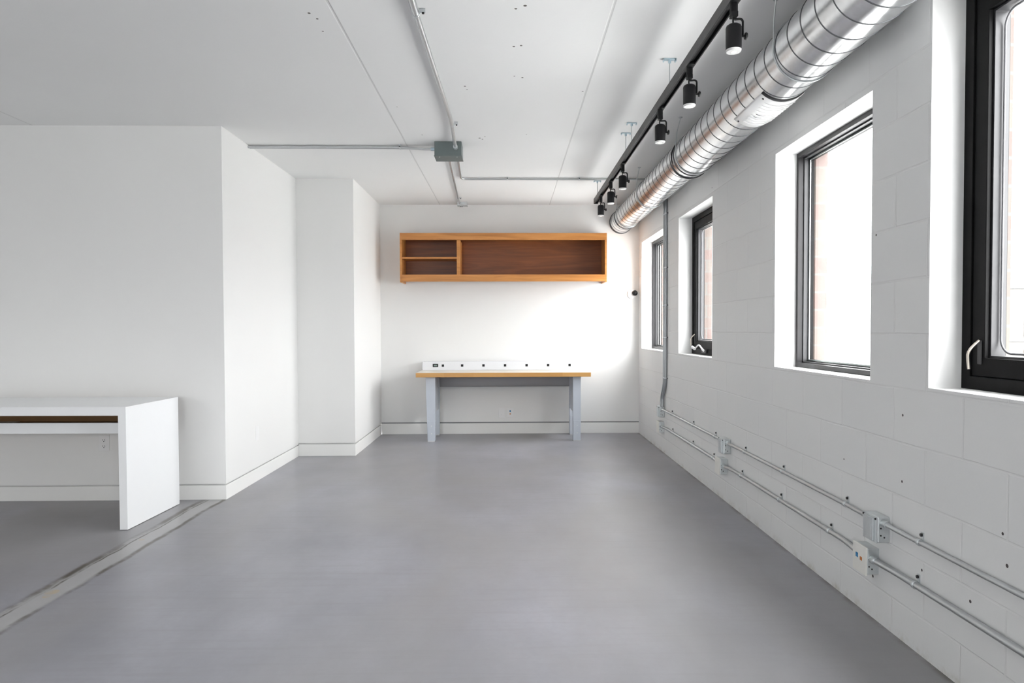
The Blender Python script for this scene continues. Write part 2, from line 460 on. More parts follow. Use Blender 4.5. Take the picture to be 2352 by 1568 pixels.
# ------------------------------------------------------------------ windows of the block wall
def lever(root, x, y, z, s=1.):
    h = MB()
    h.box(x-.004, y-.010, z-.05*s, x, y+.010, z+.045*s)
    hb = h.build('handle_plate', M_frame2, root, bevel=.002)
    p = []
    for k in range(11):
        t = k/10; p.append((x-.004-(.032*sin(pi*min(t, .5)) - .010*max(0, t-.5)), y+.012*sin(t*2), z+.045*s-.115*s*t))
    MB().tube(p, .0055*s, 10).build('handle', M_handle, hb)
def window(n, y0, y1, casement):
    r = struct('window_%d' % n, (XR+.12, (y0+y1)/2, ZW0)); z0, z1 = ZW0, HEAD.get(y0, ZW1); xf = XR+.117
    if not casement:
        MB().ring(y0, y1, z0, z1, .024, xf, xf+.075).build('window_frame', M_framef, r, bevel=.0015)
        MB().ring(y0+.024, y1-.024, z0+.024, z1-.024, .007, xf+.030, xf+.072).build('glazing_stop', M_frame2, r, bevel=.001)
        MB().ring(y0+.031, y1-.031, z0+.031, z1-.031, .012, xf+.062, xf+.080).build('glazing_bead', M_frame, r, bevel=.001)
        g = MB().box(xf+.050, y0+.031, z0+.031, xf+.056, y1-.031, z1-.031).build('pane', M_glass, r)
        b = MB(); b.ring(y0+.036, y1-.036, z0+.036, z1-.036, .007, xf+.0565, xf+.0615)
        b.build('spacer_bar', M_emt, r)
    else:
        MB().ring(y0, y1, z0, z1, .045, xf, xf+.085).build('window_frame', M_frame, r, bevel=.0015)
        s = MB().ring(y0+.047, y1-.047, z0+.047, z1-.047, .062, xf+.006, xf+.080).build('sash', M_frame, r, bevel=.002)
        MB().ring(y0+.109, y1-.109, z0+.109, z1-.109, .008, xf+.022, xf+.072).build('glazing_stop', M_frame2, s, bevel=.001)
        MB().box(xf+.055, y0+.112, z0+.112, xf+.061, y1-.112, z1-.112).build('pane', M_glass, s)
        # rounded gasket round the glass
        a, c, e, f = y0+.125, y1-.125, z0+.125, z1-.125
        P = []
        R_ = .05
        for cy, cz, st in ((c-R_, f-R_, 0), (a+R_, f-R_, 90), (a+R_, e+R_, 180), (c-R_, e+R_, 270)):
            for k in range(8):
                an = math.radians(st+90*k/7); P.append((xf+.050, cy+R_*cos(an), cz+R_*sin(an)))
        MB().tube(P, .0035, 8, closed=True).build('gasket', M_gasket, s)
        lever(r, xf+.006, y1-.088, z0+.130, .85)
    return r
window(1, *WINS[0], False); w2 = window(2, *WINS[1], True); window(3, *WINS[2], False); window(4, *WINS[3], True)
window(5, *WINS[4], False)  # unseen window, added to let in more daylight
# folding crank on the second window
xf = XR+.117; yc = 5.56
ck = MB().box(xf-.016, yc-.06, ZW0+.016, xf, yc+.06, ZW0+.046).build('crank_housing', M_frame2, w2, bevel=.003)
ck = MB()
ck.cyl((xf-.016, yc-.02, ZW0+.035), (xf-.034, yc-.02, ZW0+.050), .011, .008)
ck.tube(bend([(xf-.030, yc-.02, ZW0+.048), (xf-.038, yc+.06, ZW0+.085), (xf-.046, yc+.17, ZW0+.042)], .03), .0065, 10)
ck.cyl((xf-.044, yc+.155, ZW0+.047), (xf-.050, yc+.215, ZW0+.060), .010, .012)
ck.build('crank_handle', M_plate, w2)

# ------------------------------------------------------------------ outside
MB().box(1.9, -30, -7.2, 60, 60, -7).build('ground', M_ground, kind='structure')
def far_building(name, x0, y0, x1, y1, z1, label, rows, cols):
    bt = thing(name, label, 'building', ((x0+x1)/2, (y0+y1)/2, -7))
    MB().box(x0, y0, -7, x1, y1, z1).build('wall', M_far, bt)
    b = MB()
    for k in range(rows):
        z = z1-.25-k*1.55; b.box(x0-.08, y0-.08, z, x1+.05, y0, z+.10)
    b.build('cornice', M_far3, bt)
    for k in range(rows):
        for j in range(cols):
            xx = x0+.45+j*(x1-x0-.6)/cols
            z = z1-1.65-k*1.55
            f = MB().box(xx, y0-.05, z, xx+.34, y0, z+1.15).build('window', M_far2, bt)
            MB().box(xx+.05, y0-.06, z+.06, xx+.29, y0-.051, z+1.08).build('window_pane', M_far3, f)
    MB().box(x0+.3, y0+.3, z1, x0+1.5, y0+1.5, z1+.45).build('roof_unit', M_far, bt)
far_building('apartment_building', 14.7, 20.0, 22, 27, 2.6, 'pale hazy apartment block seen far off through the nearest window', 5, 6)

# ------------------------------------------------------------------ white desk
DX, DY = -2.250, 4.087
dk = thing('desk', 'white slab-sided desk with brown-lined compartment standing at the left wall', 'desk', (DX, DY, 0))
def D(m, name, mat, bev=.0015): return m.build(name, mat, dk, bevel=bev)
D(MB().box(DX-1.7039, DY, .677, DX-.0461, DY+.612, .728), 'tabletop', M_white, .0004)
for x in (DX-.046, DX-1.75): D(MB().box(x, DY, 0.003, x+.046, DY+.612, .728), 'side_panel', M_white, .0004)
D(MB().box(DX-1.704, DY+.165, .547, DX-.046, DY+.183, .613), 'apron', M_white)
D(MB().box(DX-1.704, DY+.184, .555, DX-.046, DY+.590, .568), 'shelf_board', M_mdf)['label'] = 'raw brown board inside the desk'
D(MB().box(DX-1.704, DY+.591, .555, DX-.046, DY+.608, .6765), 'back_panel', M_mdf)['label'] = 'brown back panel of the compartment'
dk.rotation_euler = (0, 0, -math.radians(1.3))
MB().box(-3.72, 4.47, .5681, -3.28, 4.685, .5701).build('paper_sheet', M_paper)
tag(bpy.data.objects['paper_sheet'], 'white paper sheet lying on the brown shelf inside the desk', 'paper')

# ------------------------------------------------------------------ outlets and plates
def plate(root, c, n, w=.072, h=.115, t=.006, name='faceplate', mat=None):
    """faceplate centred at c, n is '-y' or '+x' (the way it faces)"""
    x, y, z = c
    if n == '-y': m = MB().box(x-w/2, y-t, z-h/2, x+w/2, y+.001, z+h/2)
    elif n == '+x': m = MB().box(x-.001, y-w/2, z-h/2, x+t, y+w/2, z+h/2)
    return m.build(name, mat or M_plate, root, bevel=.002)
def duplex(root, x, y, z):
    for s in (-.021, .021):
        MB().prism([(x+.017*cos(a)*(1 if abs(cos(a)) < .95 else .95), z+s+.015*sin(a)) for a in [k*pi/8 for k in range(16)]], 1, y-.0085, y-.006).build('receptacle', M_plate, root)
        d = MB(); d.box(x-.008, y-.0092, z+s-.004, x-.0055, y-.0085, z+s+.006); d.box(x+.0055, y-.0092, z+s-.004, x+.008, y-.0085, z+s+.006)
        d.cyl((x, y-.0085, z+s-.009), (x, y-.0093, z+s-.009), .003, n=10)
        d.build('slot', M_dark, root)
op = thing('wall_outlet', 'white double wall outlet low under the white desk', 'outlet', (-2.80, YA, .35))
plate(op, (-2.80, YA, .400), '-y'); duplex(op, -2.80, YA, .400)
op = thing('blank_plate', 'blank white cover plate on back wall under the bench, left of the socket plate', 'wall plate', (-.085, YB, .18))
plate(op, (-.085, YB, .235), '-y'); MB().cyl((-.085, YB-.006, .215), (-.085, YB-.0075, .215), .003, n=10).build('screw', M_emt, op)
op = thing('data_outlet', 'white socket plate with one blue and one brown jack, on back wall under the bench', 'outlet', (.012, YB, .18))
plate(op, (.012, YB, .238), '-y', h=.10)
MB().box(.004, YB-.009, .248, .020, YB-.006, .266).build('jack', M_blue, op)['label'] = 'dark blue jack'
MB().box(.005, YB-.009, .218, .019, YB-.006, .231).build('jack', M_orange, op)['label'] = 'brown jack'
op = thing('blank_plate', 'faint white blank cover plate low on the left return wall', 'wall plate', (XA, 5.42, .30))
plate(op, (XA, 5.42, .375), '+x', t=.003)
MB().cyl((XA+.003, 5.42, .415), (XA+.0038, 5.42, .415), .003, n=10).build('screw', M_plate, op)

# wall sensor beside the far right corner
sn = thing('wall_sensor', 'round white wall sensor with black eye, beside the far corner', 'sensor', (1.395, YB, 1.52))
MB().lathe((1.395, YB, 1.575), (0, -1, 0), [(0, .056), (.012, .056), (.018, .050), (.021, .035)]).build('base', M_plate, sn)
MB().lathe((1.418, YB-.018, 1.585), (.15, -1, .05), [(0, .022), (.010, .029), (.026, .031), (.040, .024), (.047, .012)]).build('eye', M_black, sn)

# ------------------------------------------------------------------ wall shelf
SX0, SX1, SY0, SY1, SZ0, SZ1 = -1.175, 1.067, 7.50, YB-.001, 1.700, 2.224
sh = thing('wall_shelf', 'long orange-brown wooden open shelf hung on back wall over the bench', 'shelf', ((SX0+SX1)/2, SY1, SZ0))
def S(m, name, mat, bev=.0015): return m.build(name, mat, sh, bevel=bev)
S(MB().box(SX0, SY0, SZ0-.008, SX0+.022, SY1, SZ1), 'side_panel', M_teak); S(MB().box(SX1-.022, SY0, SZ0-.008, SX1, SY1, SZ1), 'side_panel', M_teak)
S(MB().box(SX0+.022, SY0-.002, SZ1-.075, SX1-.022, SY0+.022, SZ1-.001), 'top_rail', M_teak)
S(MB().box(SX0+.022, SY0-.002, SZ0, SX1-.022, SY0+.022, SZ0+.075), 'bottom_rail', M_teak)
S(MB().box(SX0+.022, SY0+.022, SZ1-.024, SX1-.022, SY1, SZ1-.002), 'top_board', M_teak_shaded)
S(MB().box(SX0+.022, SY0+.022, SZ0+.050, SX1-.022, SY1-.012, SZ0+.070), 'bottom_board', M_teak_shaded)
S(MB().box(SX0+.022, SY1-.012, SZ0+.04, SX1-.022, SY1, SZ1-.024), 'back_panel', M_teak_shaded)['label'] = 'figured veneer back panel, interior shade painted into its colour'
S(MB().box(-.562, SY0+.006, SZ0+.075, -.524, SY1-.012, SZ1-.075), 'divider', M_teak)
S(MB().box(SX0+.022, SY0+.012, 1.947, -.562, SY1-.012, 1.967), 'inner_shelf', M_teak)

# ------------------------------------------------------------------ work bench
wb = thing('workbench', 'workbench with butcher block edge and blue-grey steel legs against back wall', 'workbench', (-.06, 7.48, 0))
def Wb(m, name, mat, bev=.0015, p=None): return m.build(name, mat, p or wb, bevel=bev)
tp = Wb(MB().box(-.972, 7.20, .682, .858, 7.785, .727), 'tabletop', M_butcher, .003)
Wb(MB().box(-.969, 7.203, .7272, .855, 7.782, .7285), 'top_sheet', M_top, .0003, tp)['label'] = 'pale worktop surface'
LZ = .682
for sx, (xa, xb, ta, tb) in (('l', (-.877, -.776, -.860, -.780)), ('r', (.675, .758, .676, .757))):
    for y0, y1 in ((7.262, 7.330), (7.690, 7.755)):
        b = MB()
        # open steel channel that narrows towards the floor
        y = y0; tk = .004
        def flat(yA, yB): b.add([(ta, yA, .012), (tb, yA, .012), (xb, yA, LZ), (xa, yA, LZ), (ta, yB, .012), (tb, yB, .012), (xb, yB, LZ), (xa, yB, LZ)],
                   [(0, 1, 2, 3), (7, 6, 5, 4), (0, 4, 5, 1), (1, 5, 6, 2), (2, 6, 7, 3), (3, 7, 4, 0)])
        flat(y0, y0+tk)
        for (p, q) in ((ta, xa), (tb-.004, xb-.004)):
            b.add([(p, y0+tk, .012), (p+.004, y0+tk, .012), (q+.004, y0+tk, LZ), (q, y0+tk, LZ), (p, y1, .012), (p+.004, y1, .012), (q+.004, y1, LZ), (q, y1, LZ)],
                   [(0, 1, 2, 3), (7, 6, 5, 4), (0, 4, 5, 1), (1, 5, 6, 2), (2, 6, 7, 3), (3, 7, 4, 0)])
        lg = Wb(b, 'leg', M_legs, .001)
        ft = Wb(MB().box(ta+.004, y0-.003, .0, tb-.004, y1-.004, .215), 'foot', M_legs, .002, lg)
        for zz in (.085, .165):
            Wb(MB().cyl(((ta+tb)/2+.002, y0-.003, zz), ((ta+tb)/2+.002, y0-.007, zz), .006, n=12), 'bolt', M_box, 0, lg)
        Wb(MB().box(ta+.001, y0-.004, 0, tb-.001, y1-.002, .010), 'foot_pad', M_emt, .001, lg)
    # flat side brace between front and rear leg
    x = (xb-.012) if sx == 'l' else (xa+.006)
    Wb(MB().box(x, 7.331, .30, x+.004, 7.689, LZ-.001), 'end_panel', M_legs, 0)
Wb(MB().box(-.774, 7.70, .543, .674, 7.704, LZ-.001).box(-.774, 7.683, .543, .674, 7.6995, .547), 'apron', M_apron, 0)
M_strip = simple('strip_enamel', (.70, .71, .74), .4, var=.01)
ps = thing('power_strip', 'long white bench-top power strip with seven black sockets and a meter', 'power strip', (-.06, 7.72, .729))
MB().prism([(7.672, .7290), (7.680, .826), (7.776, .826), (7.776, .7290)], 0, -.962, .845).build('housing', M_strip, ps, bevel=.003)
ysp = 7.6755
for u in (1017, 1061, 1110, 1159.5, 1209, 1258.5, 1308):
    x = -.962+(u-970)/373*1.807
    MB().box(x-.013, ysp-.003, .768, x+.013, ysp+.006, .794).build('socket', M_black, ps, bevel=.002)
x = -.962+(1000-970)/373*1.807
mt = MB().box(x-.030, ysp-.004, .764, x+.030, ysp+.006, .800).build('meter', M_black, ps, bevel=.004)
MB().box(x-.017, ysp-.0052, .774, x+.017, ysp-.0035, .790).build('display', M_meter, mt)

# ------------------------------------------------------------------ track and spotlights
TX = .840
tr = thing('lighting_track', 'long black ceiling track hung on thin rods, carrying the six spotlights', 'light track', (TX, 4.0, 2.385))
b = MB(); y0, y1 = 1.20, 6.64; w = .019
b.prism([(TX-w, 2.385), (TX-w+.006, 2.385), (TX-w+.006, 2.405), (TX+w-.006, 2.405), (TX+w-.006, 2.385), (TX+w, 2.385), (TX+w, 2.432), (TX-w, 2.432)], 1, y0, y1)
b.build('rail', M_track, tr, bevel=.001)
MB().box(TX-.008, y0+.01, 2.398, TX+.008, y1-.01, 2.4048).build('conductor', M_black, tr)
MB().box(TX-w-.001, y1, 2.383, TX+w+.001, y1+.02, 2.434).build('end_cap', M_black, tr, bevel=.002)
for y in (2.15, 3.607, 4.715, 4.954, 6.538):
    rd = MB().cyl((TX, y, 2.432), (TX, y, HC-.006), .0026, n=8).build('rod', M_cable, tr)
    a = MB(); a.box(TX-.030, y-.012, HC-.006, TX+.030, y+.012, HC-.0005); a.box(TX-.034, y-.012, HC-.014, TX-.028, y+.012, HC-.001).box(TX+.028, y-.012, HC-.014, TX+.034, y+.012, HC-.001)
    a.cyl((TX, y, HC-.022), (TX, y, HC-.006), .008, n=6, smooth=False)
    a.build('ceiling_anchor', M_zinc, rd)
    MB().box(TX-.012, y-.02, 2.4325, TX+.012, y+.02, 2.440).build('rail_clip', M_box, rd)
spots = [(2.58, 'nearest'), (3.21, ''), (3.83, ''), (5.09, ''), (5.68, ''), (6.29, '')]
SL = ['largest and nearest black track spotlight, at the top of the picture',
      'black track spotlight, second from the camera, left of the duct register',
      'black track spotlight, third from the camera, before the long gap in the row',
      'black track spotlight, fourth from the camera, first past the long gap',
      'black track spotlight, next to last towards the back wall',
      'smallest, farthest black track spotlight, at the far end of the track']
CZ = 2.213; CT = 2.305; RR = .0290
s0 = thing('spotlight', SL[0], 'spotlight', (TX, 2.58, 2.385), 'black spotlights on the ceiling track')
y = 2.58
MB().box(TX-.014, y-.045, 2.384, TX+.014, y+.045, 2.396).cyl((TX, y, 2.338), (TX, y, 2.384), .0150, n=20).box(TX-.012, y-.016, 2.332, TX+.012, y+.016, 2.350).build('track_adapter', M_black, s0, bevel=.001)
yk = MB().tube(bend([(TX, y, 2.338), (TX, y, 2.325), (TX+.034, y, 2.328), (TX+.034, y, 2.262)], .014), .0042, 10)
yk.build('yoke_arm', M_black, s0)
MB().tube(bend([(TX, y, 2.335), (TX-.004, y-.002, 2.318), (TX-.001, y, 2.303)], .008), .0034, 8).build('cord', M_black, s0)
MB().lathe((TX, y, CZ), (0, 0, 1), [(0, RR), (.080, RR), (.088, RR-.003), (.092, RR-.009)], 40).build('lamp_body', M_black, s0)
MB().lathe((TX, y, CZ-.008), (0, 0, 1), [(0, RR-.003), (.0078, RR-.0005)], 40).build('lens_ring', M_lens, s0)['label'] = 'white reflector ring at the mouth'
MB().lathe((TX, y, CZ-.0095), (0, 0, 1), [(0, .009), (.0014, .010)], 20).build('diode', M_led, s0)['label'] = 'pale light source'
kb = MB().cyl((TX+.029, y, 2.264), (TX+.046, y, 2.264), .0045, n=12)
kb.lathe((TX+.042, y, 2.264), (1, 0, 0), [(0, .0125), (.006, .0135), (.009, .010)], 10)
kb.build('knob', M_black, s0)
for i in range(1, 6): dup(s0, (TX, spots[i][0], 2.385), SL[i])

# ------------------------------------------------------------------ spiral duct
dc = thing('spiral_duct', 'large round spiral-seamed galvanised air duct running under ceiling along the right wall', 'duct', (1.282, 4.0, 2.24))
NX, NZ, NR = 1.282, 2.379, .137
FX, FZ, FR = 1.266, 2.384, .127
YJ = 4.88
def shell(b, x, z, r, ya, yb, n=72):
    v = []; m = max(2, int((yb-ya)/.25)+1)
    for i in range(m):
        yy = ya+(yb-ya)*i/(m-1)
        for k in range(n): a = 2*pi*k/n; v.append((x+r*cos(a), yy, z+r*sin(a)))
    b.add(v, [(i*n+k, i*n+(k+1) % n, (i+1)*n+(k+1) % n, (i+1)*n+k) for i in range(m-1) for k in range(n)], True)
    return b
shell(MB(), NX, NZ, NR, -1.5, YJ).build('near_section', M_galv, dc)
shell(MB(), FX, FZ, FR, YJ-.03, YB-.001).build('far_section', M_galv, dc)
def helix(x, z, r, ya, yb, pitch=.1275, ph=0.):
    n = int((yb-ya)/pitch*48); return [(x+r*cos(2*pi*k/48+ph), ya+pitch*k/48, z-r*sin(2*pi*k/48+ph)) for k in range(n+1)]
MB().tube(helix(NX, NZ, NR+.0003, 1.5, YJ-.02), .0023, 5, caps=False).build('spiral_seam', M_seam, dc)
MB().tube(helix(FX, FZ, FR+.0003, YJ+.03, YB-.03), .0019, 5, caps=False).build('spiral_seam', M_seam, dc)
def band(x, z, r, y, w=.006, t=.0035, m=None, name='collar'):
    P = [(x+(r+t/2)*cos(2*pi*k/64), y, z+(r+t/2)*sin(2*pi*k/64)) for k in range(64)]
    b = MB(); v = []
    for yy, rr in ((y-w, r), (y-w, r+t), (y+w, r+t), (y+w, r)):
        v += [(x+rr*cos(2*pi*k/64), yy, z+rr*sin(2*pi*k/64)) for k in range(64)]
    b.add(v, [(i*64+k, i*64+(k+1) % 64, ((i+1) % 4)*64+(k+1) % 64, ((i+1) % 4)*64+k) for i in range(4) for k in range(64)], True)
    return b.build(name, m or M_galv, dc)
band(NX, NZ, NR, YJ, .005, .007, M_seam); band(NX, NZ, NR, YJ-.085, .003, .004, M_seam)
band(FX, FZ, FR, YB-.028, .004, .006, M_seam); band(FX, FZ, FR, YB-.065, .003, .003, M_seam); band(FX, FZ, FR, 7.42, .004, .005, M_seam)
# hanger straps with wires to the ceiling
for y, yc, X_, Z_, R_ in ((2.98, 2.94, NX, NZ, NR), (4.74, 4.52, NX, NZ, NR), (6.15, 5.93, FX, FZ, FR), (7.30, 7.22, FX, FZ, FR)):
    st = MB()
    path = [(X_-R_-.004, yc+.3*(y-yc), HC-.004), (X_-R_-.004, yc+.75*(y-yc), HC-.07)]
    for k in range(0, 41):
        a = pi+.1+2*pi*k/44*1.0; path.append((X_+(R_+.004)*cos(a), y, Z_+(R_+.004)*sin(a)))
    st.tube(path, .0035, 8)
    hw = st.build('hanger_wire', M_cable, dc)
    MB().lathe((path[0][0], path[0][1], HC-.006), (0, 0, 1), [(0, .010), (.0055, .014)], 16).build('ceiling_anchor', M_cable, hw)
# register on the underside
def register():
    ya, yb = 3.235, 3.62; a0, a1 = math.radians(226), math.radians(318); n = 26; r0 = NR+.0008; r1 = NR+.009
    b = MB(); v = []
    for yy, rr in ((ya, r0), (ya, r1), (yb, r1), (yb, r0)):
        v += [(NX+rr*cos(a0+(a1-a0)*k/n), yy, NZ+rr*sin(a0+(a1-a0)*k/n)) for k in range(n+1)]
    m = n+1
    f = [(i*m+k, i*m+k+1, (i+1) % 4*m+k+1, (i+1) % 4*m+k) for i in range(4) for k in range(n)]
    f += [(0, m, 2*m, 3*m), (n, 3*m+n, 2*m+n, m+n)]
    b.add(v, f, True)
    rg = b.build('register', M_grille, dc); rg['label'] = 'white enamelled air register'
    # louvres: curved vanes standing in the face
    lv = MB()
    for j in range(9):
        yy = ya+.045+j*.036; aa, ab = math.radians(243), math.radians(302); q = 14
        v = []
        for dy, rr in ((-.004, r1-.001), (-.009, r1+.006), (-.006, r1+.006), (0, r1-.001)):
            v += [(NX+rr*cos(aa+(ab-aa)*k/q), yy+dy, NZ+rr*sin(aa+(ab-aa)*k/q)) for k in range(q+1)]
        m = q+1
        lv.add(v, [(i*m+k, i*m+k+1, (i+1) % 4*m+k+1, (i+1) % 4*m+k) for i in range(4) for k in range(q)])
    lv.build('louvre', M_grille, rg)
    sl = MB()
    for yy in (ya+.20, ya+.235):
        aa, ab = math.radians(250), math.radians(282); q = 10; v = []
        for dy, rr in ((-.003, r1-.001), (-.003, r1+.0008), (.003, r1+.0008), (.003, r1-.001)):
            v += [(NX+rr*cos(aa+(ab-aa)*k/q), yy+dy, NZ+rr*sin(aa+(ab-aa)*k/q)) for k in range(q+1)]
        m = q+1
        sl.add(v, [(i*m+k, i*m+k+1, (i+1) % 4*m+k+1, (i+1) % 4*m+k) for i in range(4) for k in range(q)])
    sl.build('slot', M_dark, rg)
    nb = MB()
    for yy, dg in ((ya+.018, 236), (ya+.018, 308), (yb-.018, 236), (yb-.018, 308)):
        a = math.radians(dg); d = Vector((cos(a), 0, sin(a))); c = Vector((NX, yy, NZ))
        nb.cyl(c+d*(r1-.001), c+d*(r1+.003), .005, n=12)
    nb.build('screw', M_dark, rg)
    sh_ = MB(); v = []  # dark strip painting the shadow gap along the near edge of the register
    for yy, rr in ((ya-.012, r0-.0005), (ya-.012, r0+.004), (ya, r0+.004), (ya, r0-.0005)):
        v += [(NX+rr*cos(a0+(a1-a0)*k/n), yy, NZ+rr*sin(a0+(a1-a0)*k/n)) for k in range(n+1)]
    m = n+1
    sh_.add(v, [(i*m+k, i*m+k+1, (i+1) % 4*m+k+1, (i+1) % 4*m+k) for i in range(4) for k in range(n)], True)
    sh_.build('painted_gap_shade', M_dark, rg)
register()

# ------------------------------------------------------------------ conduits
def strap_ceiling(run, p, r, along, side):
    """one-hole strap on a ceiling run; along = 'x' or 'y'; side = +1/-1 where the ear goes"""
    x, y, z = p; b = MB()
    ax = (1, 0, 0) if along == 'x' else (0, 1, 0)
    b.lathe((x-ax[0]*.006, y-ax[1]*.006, z), ax, [(0, r+.0005), (0, r+.0025), (.012, r+.0025), (.012, r+.0005)], 20)
    if along == 'y': b.box(x+side*(r+.001), y-.006, z+r*.3, x+side*(r+.026), y+.006, HC-.0005)
    else: b.box(x-.006, y+side*(r+.001), z+r*.3, x+.006, y+side*(r+.026), HC-.0005)
    s = b.build('strap', M_box, run)
    c = (x+side*(r+.016), y) if along == 'y' else (x, y+side*(r+.016))
    MB().cyl((c[0], c[1], z+r*.3-.006), (c[0], c[1], z+r*.3), .0055, n=10).build('screw', M_dark, s)
def strap_wall(run, y, z, r):
    x = XR-r-.004; b = MB()
    b.lathe((x, y-.006, z), (0, 1, 0), [(0, r+.0005), (0, r+.0026), (.012, r+.0026), (.012, r+.0005)], 20)
    b.box(XR-.004, y-.007, z+r*.6, XR-.0003, y+.007, z+r+.026)
    s = b.build('strap', M_box, run)
    MB().cyl((XR-.010, y, z+r+.017), (XR-.004, y, z+r+.017), .0058, n=10).build('screw', M_dark, s)

# big pipe to the box under the ceiling
cz = HC-.022
bp = thing('conduit', 'thick silver conduit running along ceiling from the top edge to the grey box', 'conduit', (-.39, 3.2, cz))
MB().tube(bend([(-.44, -1.0, cz), (-.403, 3.0, cz), (-.376, 4.62, cz), (-.392, 5.06, 2.548), (-.392, 5.188, 2.530)], .12), .0125, 16).build('pipe', M_emt, bp)
MB().cyl((-.4065, 2.2, cz), (-.4025, 3.055, cz), .0160, n=20).build('coupling', M_emt, bp)
MB().cyl((-.392, 5.150, 2.533), (-.392, 5.188, 2.530), .017, n=16).build('connector', M_box, bp)
strap_ceiling(bp, (-.4025, 3.062, cz), .016, 'y', 1); strap_ceiling(bp, (-.377, 4.70, cz-.002), .0125, 'y', 1)
# grey pull box
gb = thing('pull_box', 'grey-green metal pull box under the ceiling where conduits meet', 'junction box', (-.45, 5.27, 2.471))
MB().box(-.551, 5.190, 2.476, -.349, 5.360, HC+.001).build('housing', M_graybox, gb, bevel=.002)
MB().box(-.554, 5.187, 2.471, -.346, 5.363, 2.4758).build('cover', M_graybox, gb, bevel=.001)
for x in (-.515, -.385): MB().cyl((x, 5.215, 2.468), (x, 5.215, 2.471), .005, n=10).build('screw', M_emt, gb)
# two runs to the left return wall
for k, (y, z, y2, z2, lab) in enumerate(((5.305, HC-.014, 5.262, 2.540, 'nearer of the two thin conduits crossing ceiling from grey box to left wall'),
                          (5.338, HC-.011, 5.320, 2.556, 'farther of the two thin conduits crossing ceiling from grey box to left wall'))):
    c = thing('conduit', lab, 'conduit', (-1.2, y, z), 'paired conduits to the left wall')
    MB().tube(bend([(XA+.0005, y, z), (-.80, y, z), (-.66, y2, z2), (-.5515, y2, z2)], .08), .0095, 12).build('pipe', M_emt, c)
    MB().cyl((-.585, y2, z2), (-.552, y2, z2), .0125, n=12).build('connector', M_zinc, c)
    strap_ceiling(c, (-.822, y, z), .0095, 'x', 1 if k else -1)
# run to the small box by the back wall
c = thing('conduit', 'thin conduit along the ceiling from the grey box towards the back wall', 'conduit', (-.5, 6.5, HC-.013))
MB().tube(bend([(-.478, 5.361, HC-.020), (-.478, 5.45, HC-.013), (-.535, 7.50, HC-.013), (-.537, 7.614, HC-.016)], .05), .0095, 12).build('pipe', M_emt, c)
strap_ceiling(c, (-.531, 7.36, HC-.013), .0095, 'y', 1)
jb = thing('junction_box', 'small steel junction box tucked at ceiling by the back wall over the wooden shelf', 'junction box', (-.51, 7.66, 2.54))
MB().box(-.56, 7.615, 2.548, -.455, 7.72, HC+.001).build('housing', M_box, jb, bevel=.002)
MB().box(-.563, 7.612, 2.543, -.452, 7.723, 2.5475).build('cover', M_box, jb, bevel=.001)
MB().cyl((-.535, 7.70, 2.537), (-.535, 7.70, 2.543), .006, n=10).cyl((-.515, 7.70, 2.537), (-.515, 7.70, 2.543), .006, n=10).build('screw', M_dark, jb)
# run to the right wall
c = thing('conduit', 'thin conduit bending from the grey box to cross the ceiling towards the duct', 'conduit', (.4, 6.41, HC-.013))
MB().tube(bend([(-.402, 5.361, HC-.020), (-.404, 5.45, HC-.013), (-.437, 6.41, HC-.013), (1.40, 6.41, HC-.013), (1.461, 6.44, HC-.03)], .07), .0095, 12).build('pipe', M_emt, c)
for x in (-.011, .654): strap_ceiling(c, (x, 6.41, HC-.013), .0095, 'x', -1)
# vertical pair on the right wall
for k, (y, yb_, lab) in enumerate(((6.400, 6.49, 'nearer of the paired vertical conduits running down right wall beside second window'),
                                   (6.468, 6.545, 'farther of the paired vertical conduits running down right wall beside second window'))):
    c = thing('conduit', lab, 'conduit', (XR-.014, y, .442), 'paired vertical conduits')
    x = XR-.0135
    MB().tube(bend([(x, y, HC-.035), (x, y, .66), (x-.008, yb_, .53), (x-.008, yb_, .442)], .06), .0125, 12).build('pipe', M_emt2, c)
    for z in (2.25, 1.75, 1.40, 1.10, .72):
        s = MB().lathe((x, y, z-.006), (0, 0, 1), [(0, .013), (0, .0155), (.012, .0155), (.012, .013)], 18)
        sg = 1 if k else -1
        s.box(XR-.004, y+sg*.012, z-.006, XR-.0003, y+sg*.036, z+.006)
        sp = s.build('strap', M_box, c)
        MB().cyl((XR-.010, y+sg*.028, z), (XR-.004, y+sg*.028, z), .005, n=8).build('screw', M_dark, sp)

# ---- boxes along the right wall
def steel_box(y0, z0, lab, grp, near):
    """4-inch box with raised metal device cover"""
    t = thing('junction_box', lab, 'junction box', (XR-.03, y0+.05, z0), grp)
    MB().box(XR-.050, y0, z0, XR+.001, y0+.102, z0+.102).build('housing', M_box, t, bevel=.006)
    cv = MB().box(XR-.053, y0-.001, z0-.001, XR-.0505, y0+.103, z0+.103).box(XR-.060, y0+.018, z0+.006, XR-.053, y0+.084, z0+.096).build('cover', M_box, t, bevel=.0015)
    d = MB()
    for dx, dz in ((-.036, .058), (-.036, .030), (-.022, .022)): d.cyl((XR+dx, y0-.0012, z0+dz), (XR+dx, y0+.002, z0+dz), .0032, n=10)
    d.build('knockout_hole', M_dark, t)
    MB().box(XR-.0612, y0+.030, z0+.016, XR-.060, y0+.072, z0+.086).build('blank_insert', M_box, cv)
    for dy in (.006, .096):
        MB().cyl((XR-.0565, y0+dy, z0+.094), (XR-.053, y0+dy, z0+.094), .004, n=10).build('screw', M_dark, cv)
    return t
